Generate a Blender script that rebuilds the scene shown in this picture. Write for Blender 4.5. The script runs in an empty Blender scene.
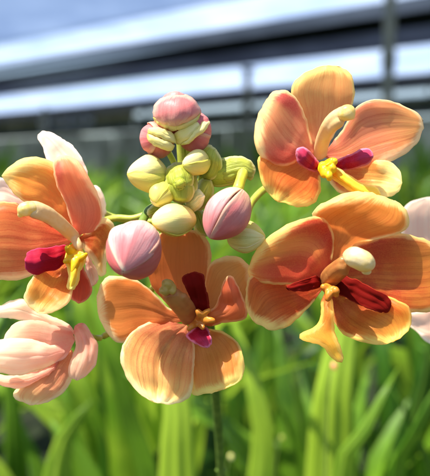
import bpy, math, random
from mathutils import Vector, Matrix, noise
random.seed(7)
sc = bpy.context.scene
COL = sc.collection

# ------------------------------------------------------------------ helpers
CAM = Vector((0, 0, 0.80)); PITCH = math.radians(5.5); FPX = 654.0; D0 = 0.22
R_ = Vector((1, 0, 0)); F_ = Vector((0, math.cos(PITCH), -math.sin(PITCH))); U_ = Vector((0, math.sin(PITCH), math.cos(PITCH)))
def P(x, y, mm=0.0):
    """survey point -> world: x,y read off the photograph, mm = its own distance beyond 220 mm"""
    d = D0 + mm / 1000.0
    return CAM + F_ * d + R_ * ((x - 215) / FPX * d) + U_ * ((238 - y) / FPX * d)
PX = D0 / FPX                                   # size of one photo pixel at the flowers

def srgb(h):
    h = h.lstrip('#'); o = []
    for i in (0, 2, 4):
        c = int(h[i:i+2], 16) / 255.0
        o.append(c / 12.92 if c <= 0.04045 else ((c + 0.055) / 1.055) ** 2.4)
    return (o[0], o[1], o[2], 1)

def tag(o, label=None, cat=None, group=None, kind=None):
    if label: o['label'] = label
    if cat: o['category'] = cat
    if group: o['group'] = group
    if kind: o['kind'] = kind
    return o
def empty(name, loc, label, cat, group=None):
    o = bpy.data.objects.new(name, None); COL.objects.link(o); o.location = loc
    o.empty_display_size = 0.01
    return tag(o, label, cat, group)
def build(name, verts, faces, mat, parent=None, uvs=None, edge=None, smooth=True, solid=0, origin=None, root=None):
    """verts are world positions; the mesh is stored relative to its thing's base"""
    base = root if root is not None else (origin or Vector((0, 0, 0)))
    me = bpy.data.meshes.new(name)
    me.from_pydata([tuple(v - base) for v in verts], [], faces)
    if uvs:
        l = me.uv_layers.new(name='UVMap')
        for lp in me.loops: l.data[lp.index].uv = uvs[lp.vertex_index]
    if edge:
        a = me.attributes.new('edge', 'FLOAT', 'POINT')
        for i, e in enumerate(edge): a.data[i].value = e
    for p in me.polygons: p.use_smooth = smooth
    me.update()
    o = bpy.data.objects.new(name, me); COL.objects.link(o)
    if mat: me.materials.append(mat)
    if parent is not None: o.parent = parent
    else: o.location = base
    if solid:
        s = o.modifiers.new('thickness', 'SOLIDIFY'); s.thickness = solid; s.offset = 0
        s.use_quality_normals = True
    return o

def crom(pts, n):
    """Catmull-Rom through tuples, n+1 samples evenly spaced by arc length"""
    pts = [tuple(map(float, p)) for p in pts]
    if len(pts) == 2: pts = [pts[0], tuple((a+b)/2 for a, b in zip(*pts)), pts[1]]
    k = len(pts); dense = []
    for i in range(k - 1):
        p0 = pts[i-1] if i > 0 else tuple(2*a-b for a, b in zip(pts[0], pts[1]))
        p1, p2 = pts[i], pts[i+1]
        p3 = pts[i+2] if i + 2 < k else tuple(2*a-b for a, b in zip(pts[-1], pts[-2]))
        for j in range(12):
            t = j / 12
            dense.append(tuple(0.5*((2*b)+(-a+c)*t+(2*a-5*b+4*c-d)*t*t+(-a+3*b-3*c+d)*t**3) for a, b, c, d in zip(p0, p1, p2, p3)))
    dense.append(pts[-1])
    L = [0]
    for a, b in zip(dense, dense[1:]): L.append(L[-1] + math.sqrt(sum((x-y)**2 for x, y in zip(a[:3], b[:3]))))
    out = []; j = 0
    for i in range(n + 1):
        s = L[-1] * i / n
        while j < len(L) - 2 and L[j+1] < s: j += 1
        w = (s - L[j]) / max(L[j+1]-L[j], 1e-9)
        out.append(tuple(a + (b-a)*w for a, b in zip(dense[j], dense[j+1])))
    return out
def lerplist(vals, t):
    x = t * (len(vals) - 1); i = min(int(x), len(vals) - 2); w = x - i
    w = w*w*(3-2*w) if len(vals) > 2 else w
    return vals[i] + (vals[i+1] - vals[i]) * w
def segd(p, a, b):
    ax, ay = a; bx, by = b; dx, dy = bx-ax, by-ay; q = dx*dx+dy*dy
    t = 0 if q < 1e-9 else max(0, min(1, ((p[0]-ax)*dx+(p[1]-ay)*dy)/q))
    return math.hypot(p[0]-ax-t*dx, p[1]-ay-t*dy)

# ------------------------------------------------------------------ materials
class NT:
    def __init__(s, name):
        s.m = bpy.data.materials.new(name); s.m.use_nodes = True; s.t = s.m.node_tree; s.t.nodes.clear()
        s.out = s.n('ShaderNodeOutputMaterial')
    def n(s, typ, **kw):
        nd = s.t.nodes.new(typ)
        for k, v in kw.items(): setattr(nd, k, v)
        return nd
    def l(s, a, b): s.t.links.new(a, b)
    def val(s, sock, v):
        if hasattr(v, 'links') or isinstance(v, bpy.types.NodeSocket): s.l(v, sock)
        else: sock.default_value = v
    def math(s, op, a, b=0.0, c=0.0, clamp=False):
        nd = s.n('ShaderNodeMath', operation=op, use_clamp=clamp)
        for i, v in enumerate((a, b, c)): s.val(nd.inputs[i], v)
        return nd.outputs[0]
    def mix(s, f, a, b, mode='MIX'):
        nd = s.n('ShaderNodeMix', data_type='RGBA', blend_type=mode)
        s.val(nd.inputs[0], f); s.val(nd.inputs[6], a); s.val(nd.inputs[7], b); return nd.outputs[2]
    def ss(s, x, a, b, lo=0.0, hi=1.0):
        nd = s.n('ShaderNodeMapRange', interpolation_type='SMOOTHSTEP')
        for i, v in enumerate((x, a, b, lo, hi)): s.val(nd.inputs[i], v)
        return nd.outputs[0]
    def noise(s, vec, scale, detail=3, rough=.5, dist=0.0):
        nd = s.n('ShaderNodeTexNoise'); s.l(vec, nd.inputs['Vector'])
        nd.inputs['Scale'].default_value = scale; nd.inputs['Detail'].default_value = detail
        nd.inputs['Roughness'].default_value = rough; nd.inputs['Distortion'].default_value = dist
        return nd.outputs['Fac']
    def comb(s, x, y, z):
        nd = s.n('ShaderNodeCombineXYZ')
        for i, v in enumerate((x, y, z)): s.val(nd.inputs[i], v)
        return nd.outputs[0]
    def surface(s, colr, rough=.45, trans=0.0, tcol=None, height=None, bump=.3, dist=.0003, coat=0.0, spec=.5, sss=0.0):
        p = s.n('ShaderNodeBsdfPrincipled'); s.val(p.inputs['Base Color'], colr); s.val(p.inputs['Roughness'], rough)
        p.inputs['Specular IOR Level'].default_value = spec; p.inputs['Coat Weight'].default_value = coat
        if sss:
            p.inputs['Subsurface Weight'].default_value = sss; p.inputs['Subsurface Scale'].default_value = .002
            p.inputs['Subsurface Radius'].default_value = (1, .5, .3)
        if height is not None:
            b = s.n('ShaderNodeBump'); b.inputs['Strength'].default_value = bump; b.inputs['Distance'].default_value = dist
            s.l(height, b.inputs['Height']); s.l(b.outputs[0], p.inputs['Normal'])
        o = p.outputs[0]
        if trans:
            t = s.n('ShaderNodeBsdfTranslucent'); s.val(t.inputs['Color'], tcol if tcol is not None else colr)
            mx = s.n('ShaderNodeMixShader'); mx.inputs[0].default_value = trans
            s.l(o, mx.inputs[1]); s.l(t.outputs[0], mx.inputs[2]); o = mx.outputs[0]
        s.l(o, s.out.inputs[0]); return s.m

def petal_mat(name, inner, mid, outer, margin, mw=5.0, vein=None, vstr=.6, spots_shade=(), trans=.68, rough=.42, freq=9.0, mstr=.92, bump=.30, val=1.32, sat=.995, spec=.3, hue=.494):
    s = NT(name)
    uv = s.n('ShaderNodeUVMap', uv_map='UVMap'); sp = s.n('ShaderNodeSeparateXYZ'); s.l(uv.outputs[0], sp.inputs[0])
    u, v = sp.outputs[0], sp.outputs[1]
    at = s.n('ShaderNodeAttribute', attribute_name='edge'); e = at.outputs['Fac']
    oi = s.n('ShaderNodeObjectInfo'); rnd = s.math('MULTIPLY', oi.outputs['Random'], 37.0)
    oc = s.n('ShaderNodeTexCoord').outputs['Object']
    streak = s.noise(s.comb(s.math('MULTIPLY', u, freq), s.math('MULTIPLY', v, 1.1), rnd), 1.0, 4, .62)
    fine = s.noise(s.comb(s.math('MULTIPLY', u, freq*3.2), s.math('MULTIPLY', v, 1.5), rnd), 1.0, 3, .55, .5)
    blot = s.noise(oc, 160.0, 4, .6)
    cell = s.noise(oc, 2600.0, 2, .5)
    c = s.mix(s.ss(s.math('ADD', v, s.math('MULTIPLY', s.math('SUBTRACT', streak, .5), .35)), .05, .5), srgb(inner), srgb(mid))
    c = s.mix(s.ss(s.math('ADD', v, s.math('MULTIPLY', s.math('SUBTRACT', streak, .5), .5)), .42, .92), c, srgb(outer))
    c = s.mix(s.ss(blot, .42, .72, 0, .45), c, srgb(outer))
    if vein:
        c = s.mix(s.math('MULTIPLY', s.ss(streak, .42, .78), vstr * .85), c, srgb(vein))
        c = s.mix(s.math('MULTIPLY', s.ss(fine, .53, .70), vstr * .55), c, srgb(vein))
        c = s.mix(s.math('MULTIPLY', s.ss(fine, .46, .28), vstr * .2), c, srgb(outer))
        wv = s.noise(s.comb(s.math('MULTIPLY', u, 3.0), s.math('MULTIPLY', v, 3.0), rnd), 1.0, 3, .55)
        ph = s.math('ADD', s.math('MULTIPLY', u, 13.0), s.math('MULTIPLY', wv, 1.5))      # parallel veins that wander and fork
        ln = s.math('ABSOLUTE', s.math('SUBTRACT', s.math('FRACT', ph), .5))
        fade = s.math('MULTIPLY', s.ss(v, .98, .45), s.ss(blot, .36, .6, .35, 1.0))
        c = s.mix(s.math('MULTIPLY', s.math('MULTIPLY', s.ss(ln, .13, .02), fade), vstr * .62), c, srgb(vein))
    for (su, sv, ru, rv, colr, st) in spots_shade:  # colour blotches, some of them painted overlap shade
        d2 = s.math('ADD', s.math('POWER', s.math('DIVIDE', s.math('SUBTRACT', u, su), ru), 2.0), s.math('POWER', s.math('DIVIDE', s.math('SUBTRACT', v, sv), rv), 2.0))
        d2 = s.math('ADD', d2, s.math('MULTIPLY', s.math('SUBTRACT', fine, .5), .7))
        c = s.mix(s.ss(d2, 1.7, .1, 0, st), c, srgb(colr))
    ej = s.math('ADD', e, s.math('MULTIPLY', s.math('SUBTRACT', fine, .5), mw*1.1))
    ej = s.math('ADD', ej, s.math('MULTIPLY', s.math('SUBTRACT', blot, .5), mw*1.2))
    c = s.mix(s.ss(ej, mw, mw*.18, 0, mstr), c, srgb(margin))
    c = s.mix(s.ss(cell, .35, .7, 0, .18), c, srgb(outer))
    hs = s.n('ShaderNodeHueSaturation'); s.l(c, hs.inputs['Color']); hs.inputs['Value'].default_value = val; hs.inputs['Hue'].default_value = hue; hs.inputs['Saturation'].default_value = sat; c = hs.outputs[0]
    h = s.math('ADD', s.math('MULTIPLY', fine, .7), s.math('ADD', s.math('MULTIPLY', streak, 1.2), s.math('MULTIPLY', cell, .28)))
    gm = s.n('ShaderNodeGamma'); s.l(c, gm.inputs[0]); gm.inputs[1].default_value = .48
    return s.surface(c, rough, trans, gm.outputs[0], h, bump, .0004, 0, spec)

def flesh_mat(name, a, b, along=True, rough=.35, scale=240, trans=.25, tipc=None, tip0=.75):
    """fleshy organs: two mottled tones, optional tip colour along v"""
    s = NT(name)
    uv = s.n('ShaderNodeUVMap', uv_map='UVMap'); sp = s.n('ShaderNodeSeparateXYZ'); s.l(uv.outputs[0], sp.inputs[0])
    oc = s.n('ShaderNodeTexCoord').outputs['Object']
    n1 = s.noise(oc, scale, 4, .6); n2 = s.noise(oc, 2400, 2)
    c = s.mix(s.ss(n1, .35, .68), srgb(a), srgb(b))
    if tipc:
        vv = s.math('ADD', sp.outputs[1], s.math('MULTIPLY', s.math('SUBTRACT', n1, .5), .3))
        c = s.mix(s.ss(vv, tip0-.12, tip0+.15), c, srgb(tipc))
    h = s.math('ADD', s.math('MULTIPLY', n1, 1.0), s.math('MULTIPLY', n2, .4))
    return s.surface(c, rough, trans, None, h, .3, .0003, 0, .4)

def leaf_mat(name, dark, light, rib):
    s = NT(name)
    uv = s.n('ShaderNodeUVMap', uv_map='UVMap'); sp = s.n('ShaderNodeSeparateXYZ'); s.l(uv.outputs[0], sp.inputs[0])
    oi = s.n('ShaderNodeObjectInfo'); r = oi.outputs['Random']
    oc = s.n('ShaderNodeTexCoord').outputs['Object']
    st = s.noise(s.comb(s.math('MULTIPLY', sp.outputs[0], 26.0), s.math('MULTIPLY', sp.outputs[1], 2.0), r), 1.0, 3)
    bl = s.noise(oc, 9.0, 3)
    c = s.mix(s.ss(s.math('ADD', bl, s.math('MULTIPLY', s.math('SUBTRACT', r, .5), .35)), .35, .68), srgb(dark), srgb(light))
    c = s.mix(s.ss(st, .52, .66, 0, .5), c, srgb(rib))
    return s.surface(c, .38, .42, s.mix(.5, c, srgb('#A8C83A')), st, .5, .001, 0, .5)

# orchid tissue
M = {}
M['A_sepal'] = petal_mat('petal_apricot', '#E8A070', '#E09C5C', '#F2C272', '#FFE890', 6.5, '#C4552E', .55)
M['A_petal_left'] = petal_mat('petal_coral', '#E08A68', '#E4946A', '#F2BE80', '#FFE8A8', 7, '#C14A36', .6, spots_shade=[(.10, .66, .15, .20, '#C03040', .8), (.8, .30, .25, .25, '#CC4432', .6)])  # first blotch paints in the shade where a sepal lies behind
M['A_petal_right'] = petal_mat('petal_salmon', '#DC866A', '#E29468', '#F0B468', '#FFE4B0', 5.5, '#B8503A', .75)
M['A_low'] = petal_mat('petal_rust', '#D05A34', '#E0803E', '#F2B04C', '#FFE67C', 7.5, '#BE4020', .7)
M['A_low_r'] = petal_mat('petal_rust_gold', '#D0603A', '#DE8440', '#FFE678', '#FFF2A8', 12, '#B84030', .6)
M['B_sepal'] = petal_mat('petal_golden', '#DC6C3A', '#E88C3C', '#F6BE50', '#FFEC98', 8, '#C85228', .55)
M['B_petal'] = petal_mat('petal_pink_coral', '#DC7650', '#E08C60', '#E8A470', '#FFE4AE', 4.5, '#C0503A', .6, spots_shade=[(.12, .80, .2, .2, '#B85048', .7)])
M['B_side'] = petal_mat('petal_flame', '#CF5C38', '#E07A44', '#F2B060', '#FFE0A0', 6, '#BC4028', .75)
M['B_low'] = petal_mat('petal_ember', '#C24C28', '#D06A2C', '#F5C95A', '#FFEFB0', 6, '#A83820', .5)
M['B_lowr'] = petal_mat('petal_brick', '#C0482A', '#CC5230', '#D0603C', '#E8A078', 2.5, '#A03020', .5)
M['C_sepal'] = petal_mat('petal_copper', '#C87038', '#DC8436', '#E8A446', '#FFECA0', 8, '#B0541E', .55)
M['C_petal_left'] = petal_mat('petal_copper_red', '#CC5436', '#E48848', '#F0B050', '#FFE890', 6.5, '#BC3C26', .6, spots_shade=[(.06, .42, .24, .28, '#B82C20', .8), (.78, .42, .26, .45, '#C83A2A', .7)])  # first blotch is painted shade of the overlap behind
M['C_petal_right'] = petal_mat('petal_mahogany', '#B03A26', '#CC642E', '#E6A444', '#FCDC8C', 5, '#9E2C1C', .7, spots_shade=[(.08, .30, .3, .4, '#A82A20', .6)])
M['C_low'] = petal_mat('petal_redwood', '#B03A22', '#D06030', '#E69440', '#FFE890', 7.5, '#9C2E1A', .7)
M['C_low_r'] = petal_mat('petal_amber', '#A83420', '#D6722E', '#EEB848', '#FCE07C', 6, '#A83020', .6)
M['D_sepal'] = petal_mat('petal_tan', '#C87A48', '#D07636', '#D88438', '#F8CC80', 3, '#B05A26', .5)
M['D_left'] = petal_mat('petal_tan_cream', '#D07A44', '#D88238', '#E49C4A', '#FFEEB4', 6, '#B05A26', .5)
M['D_low'] = petal_mat('petal_rose_gold', '#D2785A', '#E6A05E', '#FCE088', '#FFF2BC', 6, '#B45040', .75, freq=7)  # outer yellow has the sunlight on this lower sepal painted in
M['D_low_r'] = petal_mat('petal_ochre', '#D0783E', '#DC9044', '#ECB054', '#FFEC8C', 7.5, '#BC6028', .6)
M['D_right'] = petal_mat('petal_caramel', '#CE7E40', '#DA9046', '#E6AA58', '#FFE0A0', 4, '#B0602C', .5)
M['E_pale'] = petal_mat('petal_blush', '#E8909A', '#F2C4AE', '#FFEFD8', '#FFF6E4', 4, '#D88078', .5)
M['E_pink'] = petal_mat('petal_rose', '#E08C76', '#EAB89A', '#F6D2AE', '#FAE6CA', 4, '#D07C68', .6, mstr=.5)
M['E_orange'] = petal_mat('petal_peach', '#D27050', '#E6A074', '#F4CC88', '#FFE9B4', 6, '#B84A30', .6)
M['E_white'] = petal_mat('petal_ivory', '#EEB49A', '#F8DCBE', '#FEEACC', '#FFEFC8', 4, '#E8B49A', .45)  # whiter than the blush petals: strong sunlight put into the colour
M['back_pale'] = petal_mat('petal_shell', '#F0B8A0', '#F6D2B8', '#FCE4CE', '#FFF2E0', 4, '#E0A08C', .4)
M['lip_crimson'] = flesh_mat('lip_crimson', '#A8142C', '#8E1020', rough=.35, trans=.15, tipc='#C83064', tip0=.72)
M['lip_crimson_pale'] = flesh_mat('lip_crimson_pale', '#B41C38', '#9A1230', rough=.35, trans=.15, tipc='#E66A92', tip0=.72)
M['lip_maroon'] = petal_mat('lip_maroon', '#700E08', '#780E08', '#86160E', '#942618', 1.0, '#5C0806', .5, trans=.12, val=1.0, bump=.12, rough=.75, spec=.05, hue=.5)
M['lip_maroon_r'] = petal_mat('lip_maroon_rose', '#640C06', '#6E0E08', '#84160E', '#9A301C', 1.0, '#5C0806', .5, trans=.12, val=1.0, bump=.12, rough=.75, spec=.05, hue=.5)
M['lip_side_rose'] = petal_mat('lip_side_rose', '#9C0C1C', '#B4162C', '#D84466', '#F08AA0', 2.2, '#7C0A1C', .5, trans=.12, val=1.0, bump=.12, spec=.05, rough=.6, hue=.5)
M['lip_side_plum'] = petal_mat('lip_side_plum', '#9C0C10', '#AA1224', '#C22848', '#D04468', 1.2, '#780A14', .5, trans=.12, val=1.0, bump=.12, spec=.05, rough=.6, hue=.5)
M['lip_yellow'] = petal_mat('lip_yellow', '#F4B81C', '#FFD428', '#FFE048', '#FFEC7C', 2.5, '#E08C10', .5, trans=.3, bump=.4)
M['cap_yellow'] = flesh_mat('anther_cap_yellow', '#FFF0B4', '#FFE070', rough=.35, trans=.3)
M['yellow'] = flesh_mat('callus_yellow', '#FFD91E', '#F4B414', rough=.4, trans=.2)
M['orange_callus'] = flesh_mat('callus_orange', '#E69430', '#D67A2C', rough=.4, trans=.2)
M['lip_gold'] = petal_mat('lip_gold', '#D07030', '#E29638', '#FAD04A', '#FFE87C', 4, '#C05A28', .4)
M['lip_tan'] = petal_mat('lip_tan', '#D68A3C', '#D27A40', '#C86A40', '#FFE0A0', 2.5, '#B0502C', .4)
M['column'] = flesh_mat('column_cream', '#F2CE8E', '#F6DEA6', rough=.35, trans=.3, tipc='#FFE88A', tip0=.86)
M['column_tan'] = flesh_mat('column_tan', '#D0904E', '#C87E46', rough=.35, trans=.3)
M['cap_white'] = flesh_mat('anther_cap_white', '#F6E4B8', '#F2D88C', rough=.4, trans=.25)
M['cap_olive'] = flesh_mat('anther_cap_olive', '#D8B860', '#C8A048', rough=.3, trans=.25, tipc='#E8D890', tip0=.6)
M['bud_pink'] = petal_mat('bud_pink', '#EEC098', '#E68C90', '#DC707C', '#F6D0B0', 5, '#D05A6C', .5, trans=.22, val=1.12, sat=1.0, hue=.514, mstr=0.5, freq=7)
M['bud_pink_deep'] = petal_mat('bud_rose', '#ECC08C', '#E27E80', '#D8666E', '#F6D0AC', 5, '#CA505C', .5, trans=.22, val=1.12, sat=1.0, hue=.514, mstr=0.5, freq=7)
M['bud_blush'] = petal_mat('bud_blush', '#F4E4AC', '#F2BEBC', '#E8949C', '#FFEECC', 6, '#D8647A', .8, trans=.22, val=1.12, sat=1.0, hue=.514, mstr=0.6, freq=7)
M['bud_cream_rose'] = petal_mat('bud_cream_rose', '#ECA48C', '#F6DCA0', '#F6E0A8', '#E88880', 7, '#EDB88C', .45, trans=.22, val=1.12, sat=1.0, hue=.514, freq=7)
M['bud_cream'] = petal_mat('bud_cream', '#DCC650', '#F2DC88', '#FAE6A4', '#F4E094', 3, '#EDC890', .4, trans=.22, val=1.12, sat=1.0, hue=.514, freq=7)
M['bud_yellow'] = petal_mat('bud_yellow', '#B0B23C', '#E8D05C', '#F2DA7A', '#DCC650', 3, '#DCB860', .5, trans=.22, val=1.12, sat=1.0, hue=.514, freq=7)
M['bud_green'] = petal_mat('bud_green', '#7E9024', '#98A830', '#BCC042', '#D8D470', 3, '#7C8C2C', .7, trans=.2, freq=10, bump=.8)
M['bract'] = petal_mat('bract_olive', '#82962A', '#9CA838', '#B8B84C', '#D8D48A', 2.5, '#7C8834', .7, trans=.3, freq=10, bump=.7)
M['bract_pale'] = petal_mat('bract_pale', '#D8D468', '#E6E08A', '#F0E6A4', '#F6F0C0', 2.5, '#B0B448', .7, trans=.3, freq=8, bump=.7)
M['pedicel'] = flesh_mat('pedicel_green', '#B4C046', '#CCD05C', rough=.4, scale=300, trans=.2)
M['pedicel_yellow'] = flesh_mat('pedicel_yellow', '#E6DC40', '#F2EA60', rough=.4, scale=300, trans=.2)
M['stalk'] = flesh_mat('stalk_green', '#5E7A2A', '#7A9238', rough=.5, scale=200, trans=.1)
M['leafA'] = leaf_mat('leaf_bright', '#5A8C1A', '#AECC3A', '#C8DE5C')
M['leafB'] = leaf_mat('leaf_mid', '#2C5810', '#76A226', '#98BC40')
M['leafC'] = leaf_mat('leaf_dark', '#20440E', '#3E6E1A', '#548228')

# ------------------------------------------------------------------ shape makers
NV, NU = 34, 22
def petal(name, pts, tip, depth, mat, parent, root, cup=0.0, roll=0.0, rw=8.0, bumps=(), ripple=.5, solid=.00038, keel=0.0, pale=None, ridges=((.5, .05, .35), (.33, .06, .2), (.68, .06, .2)), ell=None):
    """pts: closed outline from the base round to the base; tip: index of the tip in it; depth: mm profile along the midrib"""
    left = crom(pts[:tip+1], NV); right = crom([pts[0]] + list(reversed(pts[tip:])), NV)
    outl = left[NV//6:] + list(reversed(right[NV//6:]))
    outl = outl[::2]
    sd = random.uniform(0, 50); ccx = sum(p[0] for p in pts)/len(pts); ccy = sum(p[1] for p in pts)/len(pts)
    V = []; UV = []; E = []; idx = {}
    wid = max(math.dist(left[i], right[i]) for i in range(NV+1))
    for i in range(NV + 1):
        v = i / NV
        for j in range(NU + 1):
            if i in (0, NV) and j > 0: idx[i, j] = idx[i, 0]; continue
            u = j / NU if i not in (0, NV) else .5
            x = left[i][0]*(1-u) + right[i][0]*u; y = left[i][1]*(1-u) + right[i][1]*u
            e = min(segd((x, y), a, b) for a, b in zip(outl, outl[1:])) if i < NV else 0.0
            if j in (0, NU): e = 0.0 if v > .15 else e
            d = lerplist(depth, v)
            if ell: d += ell[4] - ell[5]*math.sqrt(max(0, 1-((x-ell[0])/ell[2])**2-((y-ell[1])/ell[3])**2))
            wl = math.dist(left[i], right[i]) / wid
            s = 2*u - 1
            d += cup * s*s * wl + keel * math.exp(-(s/.12)**2) * math.sin(math.pi*min(1, v*1.1))
            for (ru, rw_, rd) in ridges: d += rd * math.exp(-((u-ru)/rw_)**2) * math.sin(math.pi*min(1, v*1.05))
            if roll: d += .6 * roll * max(0, 1 - e/rw)**2
            for (bx, by, br, bd) in bumps: d += bd * math.exp(-((x-bx)**2+(y-by)**2)/(br*br))
            ew = max(0, 1 - e/14)
            d += ripple * (2.2*ew*noise.noise(Vector((x*.075, y*.075, sd))) + 1.0*ew*noise.noise(Vector((x*.17, y*.17, sd+3))) + .9*noise.noise(Vector((x*.03, y*.03, sd+9)))
                  + .55*noise.noise(Vector((u*7, v*1.3, sd+4))))
            dx = ew * (1.0 * noise.noise(Vector((x*.12, y*.12, sd+20))) + .7*noise.noise(Vector((x*.3, y*.3, sd)))); dy = ew * (1.0 * noise.noise(Vector((x*.12, y*.12, sd+33))) + .7*noise.noise(Vector((x*.3, y*.3, sd+7))))
            if pale:                                # the petal's own pale margin, widened by painted sunlight on its lit edge
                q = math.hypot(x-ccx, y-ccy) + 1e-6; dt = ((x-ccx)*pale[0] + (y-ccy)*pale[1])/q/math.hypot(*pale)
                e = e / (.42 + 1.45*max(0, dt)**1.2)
            idx[i, j] = len(V); V.append(P(x+dx, y+dy, d)); UV.append((u, v)); E.append(e)
    Fc = []
    for i in range(NV):
        for j in range(NU):
            q = [idx[i, j], idx[i, j+1], idx[i+1, j+1], idx[i+1, j]]
            q = [a for k, a in enumerate(q) if a not in q[:k]]
            if len(q) > 2: Fc.append(q)
    return build(name, V, Fc, mat, parent, UV, E, True, solid, root=root)

def tube(name, path, radii, mat, parent, root, flat=1.0, n=16, seg=34, world=False, wob=.05, top=None):
    """path of (x, y, mm) survey points, radii in photo pixels; flat<1 squashes along the view"""
    pts = crom(path, seg)
    W = [Vector(p) if world else P(*p) for p in pts]
    V = []; UV = []; E = []; sd = random.uniform(0, 40)
    for i, w in enumerate(W):
        t = i / seg
        T = (W[min(i+1, seg)] - W[max(i-1, 0)]).normalized()
        a = T.cross(F_ if abs(T.dot(F_)) < .9 else U_).normalized(); b = T.cross(a).normalized()
        r = lerplist(radii, t) * (1 if world else PX)
        if not world:                      # rounded ends
            s = min(sum((W[k+1]-W[k]).length for k in range(i)), sum((W[k+1]-W[k]).length for k in range(i, seg)))
            if s < r: r *= math.sqrt(max(0.004, 1-(1-s/r)**2))
        for k in range(n):
            q = 2*math.pi*k/n
            rr = r * (1 + wob*2*noise.noise(Vector((math.cos(q)*1.2, math.sin(q)*1.2, t*5+sd))))
            V.append(w + a*math.cos(q)*rr + b*math.sin(q)*rr*flat); UV.append((k/n, t)); E.append(10.0)
    Fc = [[i*n+k, i*n+(k+1) % n, (i+1)*n+(k+1) % n, (i+1)*n+k] for i in range(seg) for k in range(n)]
    Fc.append(list(range(n))[::-1]); Fc.append([seg*n+k for k in range(n)])
    return build(name, V, Fc, mat, parent, UV, E, True, 0, root=root)

def blob(name, rods, mat, parent, root, vox=.00030, smooth=6, lump=.16):
    """several rods grown together into one knobbly organ"""
    V = []; Fc = []
    for path, radii in rods:
        seg, n = 14, 12; W = [Vector(P(*p)) for p in crom(path, seg)]; o = len(V)
        for i, w in enumerate(W):
            T = (W[min(i+1, seg)] - W[max(i-1, 0)]).normalized(); a = T.cross(F_ if abs(T.dot(F_)) < .9 else U_).normalized(); b = T.cross(a).normalized()
            r = lerplist(radii, i/seg)*PX
            e = min((w-W[0]).length, (w-W[-1]).length)
            if e < r: r *= math.sqrt(max(.01, 1-(1-e/r)**2))
            for k in range(n):
                q = 2*math.pi*k/n; V.append(w + (a*math.cos(q) + b*math.sin(q))*r*(1+lump*noise.noise(w*320+(a*math.cos(q)+b*math.sin(q))*1.1)))
        Fc += [[o+i*n+k, o+i*n+(k+1) % n, o+(i+1)*n+(k+1) % n, o+(i+1)*n+k] for i in range(seg) for k in range(n)]
        Fc += [[o+k for k in range(n)][::-1], [o+seg*n+k for k in range(n)]]
    ob = build(name, V, Fc, mat, parent, None, None, True, 0, root=root)
    m = ob.modifiers.new('grow_together', 'REMESH'); m.mode = 'VOXEL'; m.voxel_size = vox; m.use_smooth_shade = True
    m = ob.modifiers.new('soften', 'SMOOTH'); m.factor = .5; m.iterations = smooth
    return ob

def camvec(x, y, z): return (R_*x + U_*y - F_*z).normalized()      # z towards the viewer
def bud_shells(parent, root, c, mm, axis, Lpx, Wpx, sepals, prof=.75, bulge=.10, over=8, shear=.10, tipsharp=.9, core=None):
    """closed bud: valvate sepals as overlapping shells about an axis; phi 0 faces the viewer (or up if the axis does)"""
    a = camvec(*axis); tow = -F_ if abs(a.dot(F_)) < .8 else U_
    e1 = (tow - a*tow.dot(a)).normalized(); e2 = a.cross(e1)
    C = P(c[0], c[1], mm); L = Lpx*PX; W = Wpx*PX
    for si, (phi, span, mat, rs) in enumerate(sepals):
        nt, ns = 26, 22; V = []; UV = []; E = []; Fc = []; sd = random.uniform(0, 30)
        half = math.radians(span/2 + over)
        for i in range(nt+1):
            tt = .0008 + .9984*(1-math.cos(math.pi*i/nt))/2; t = tt
            r = (math.sin(math.pi*tt**tipsharp))**prof
            for j in range(ns+1):
                s = 2*j/ns - 1; q = math.radians(phi) + s*half*(1 +   .07*noise.noise(Vector((t*3.5, sd+7, 1.0 if s > 0 else 5.0)))*math.sin(math.pi*t))
                k = rs * (1 + bulge*(1-s*s) - bulge*.6 + shear*s*abs(s)**2 + .015*math.exp(-(s/.15)**2) + .022*math.exp(-((1-s)/.10)**2) - .03*math.exp(-((.78-s)/.12)**2))
                k *= 1 + .16*noise.noise(Vector((s*1.1+sd, t*2.0, phi))) + .02*noise.noise(Vector((s*6+sd, t*3, phi)))
                V.append(C + a*((tt-.5)*L) + (e1*math.cos(q) + e2*math.sin(q))*(r*W/2*k))
                UV.append((j/ns, t)); E.append((1-s)*half*r*Wpx/2)
        for i in range(nt):
            for j in range(ns): q0 = i*(ns+1)+j; Fc.append([q0, q0+1, q0+ns+2, q0+ns+1])
        build('sepal', V, Fc, mat, parent, UV, E, True, .0004, root=root)
    nt, ns = 20, 20; V = []; UV = []; E = []                     # the petals folded inside, seen in the slits
    for i in range(nt+1):
        t = (1-math.cos(math.pi*i/nt))/2; r = math.sin(math.pi*t**tipsharp)**prof if 0 < i < nt else 0.02
        for j in range(ns):
            q = 2*math.pi*j/ns; V.append(C + a*((t-.5)*L*.985) + (e1*math.cos(q)+e2*math.sin(q))*(r*W/2*(1-bulge*.6-.13)))
            UV.append((j/ns, t)); E.append(9.0)
    Fc = [[i*ns+j, i*ns+(j+1) % ns, (i+1)*ns+(j+1) % ns, (i+1)*ns+j] for i in range(nt) for j in range(ns)]
    build('petal', V, Fc, core or sepals[0][2], parent, UV, E, True, 0, root=root)

G_FL = 'open orchid flowers on the stalk'; G_BUD = 'closed orchid buds at the stalk tip'

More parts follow.
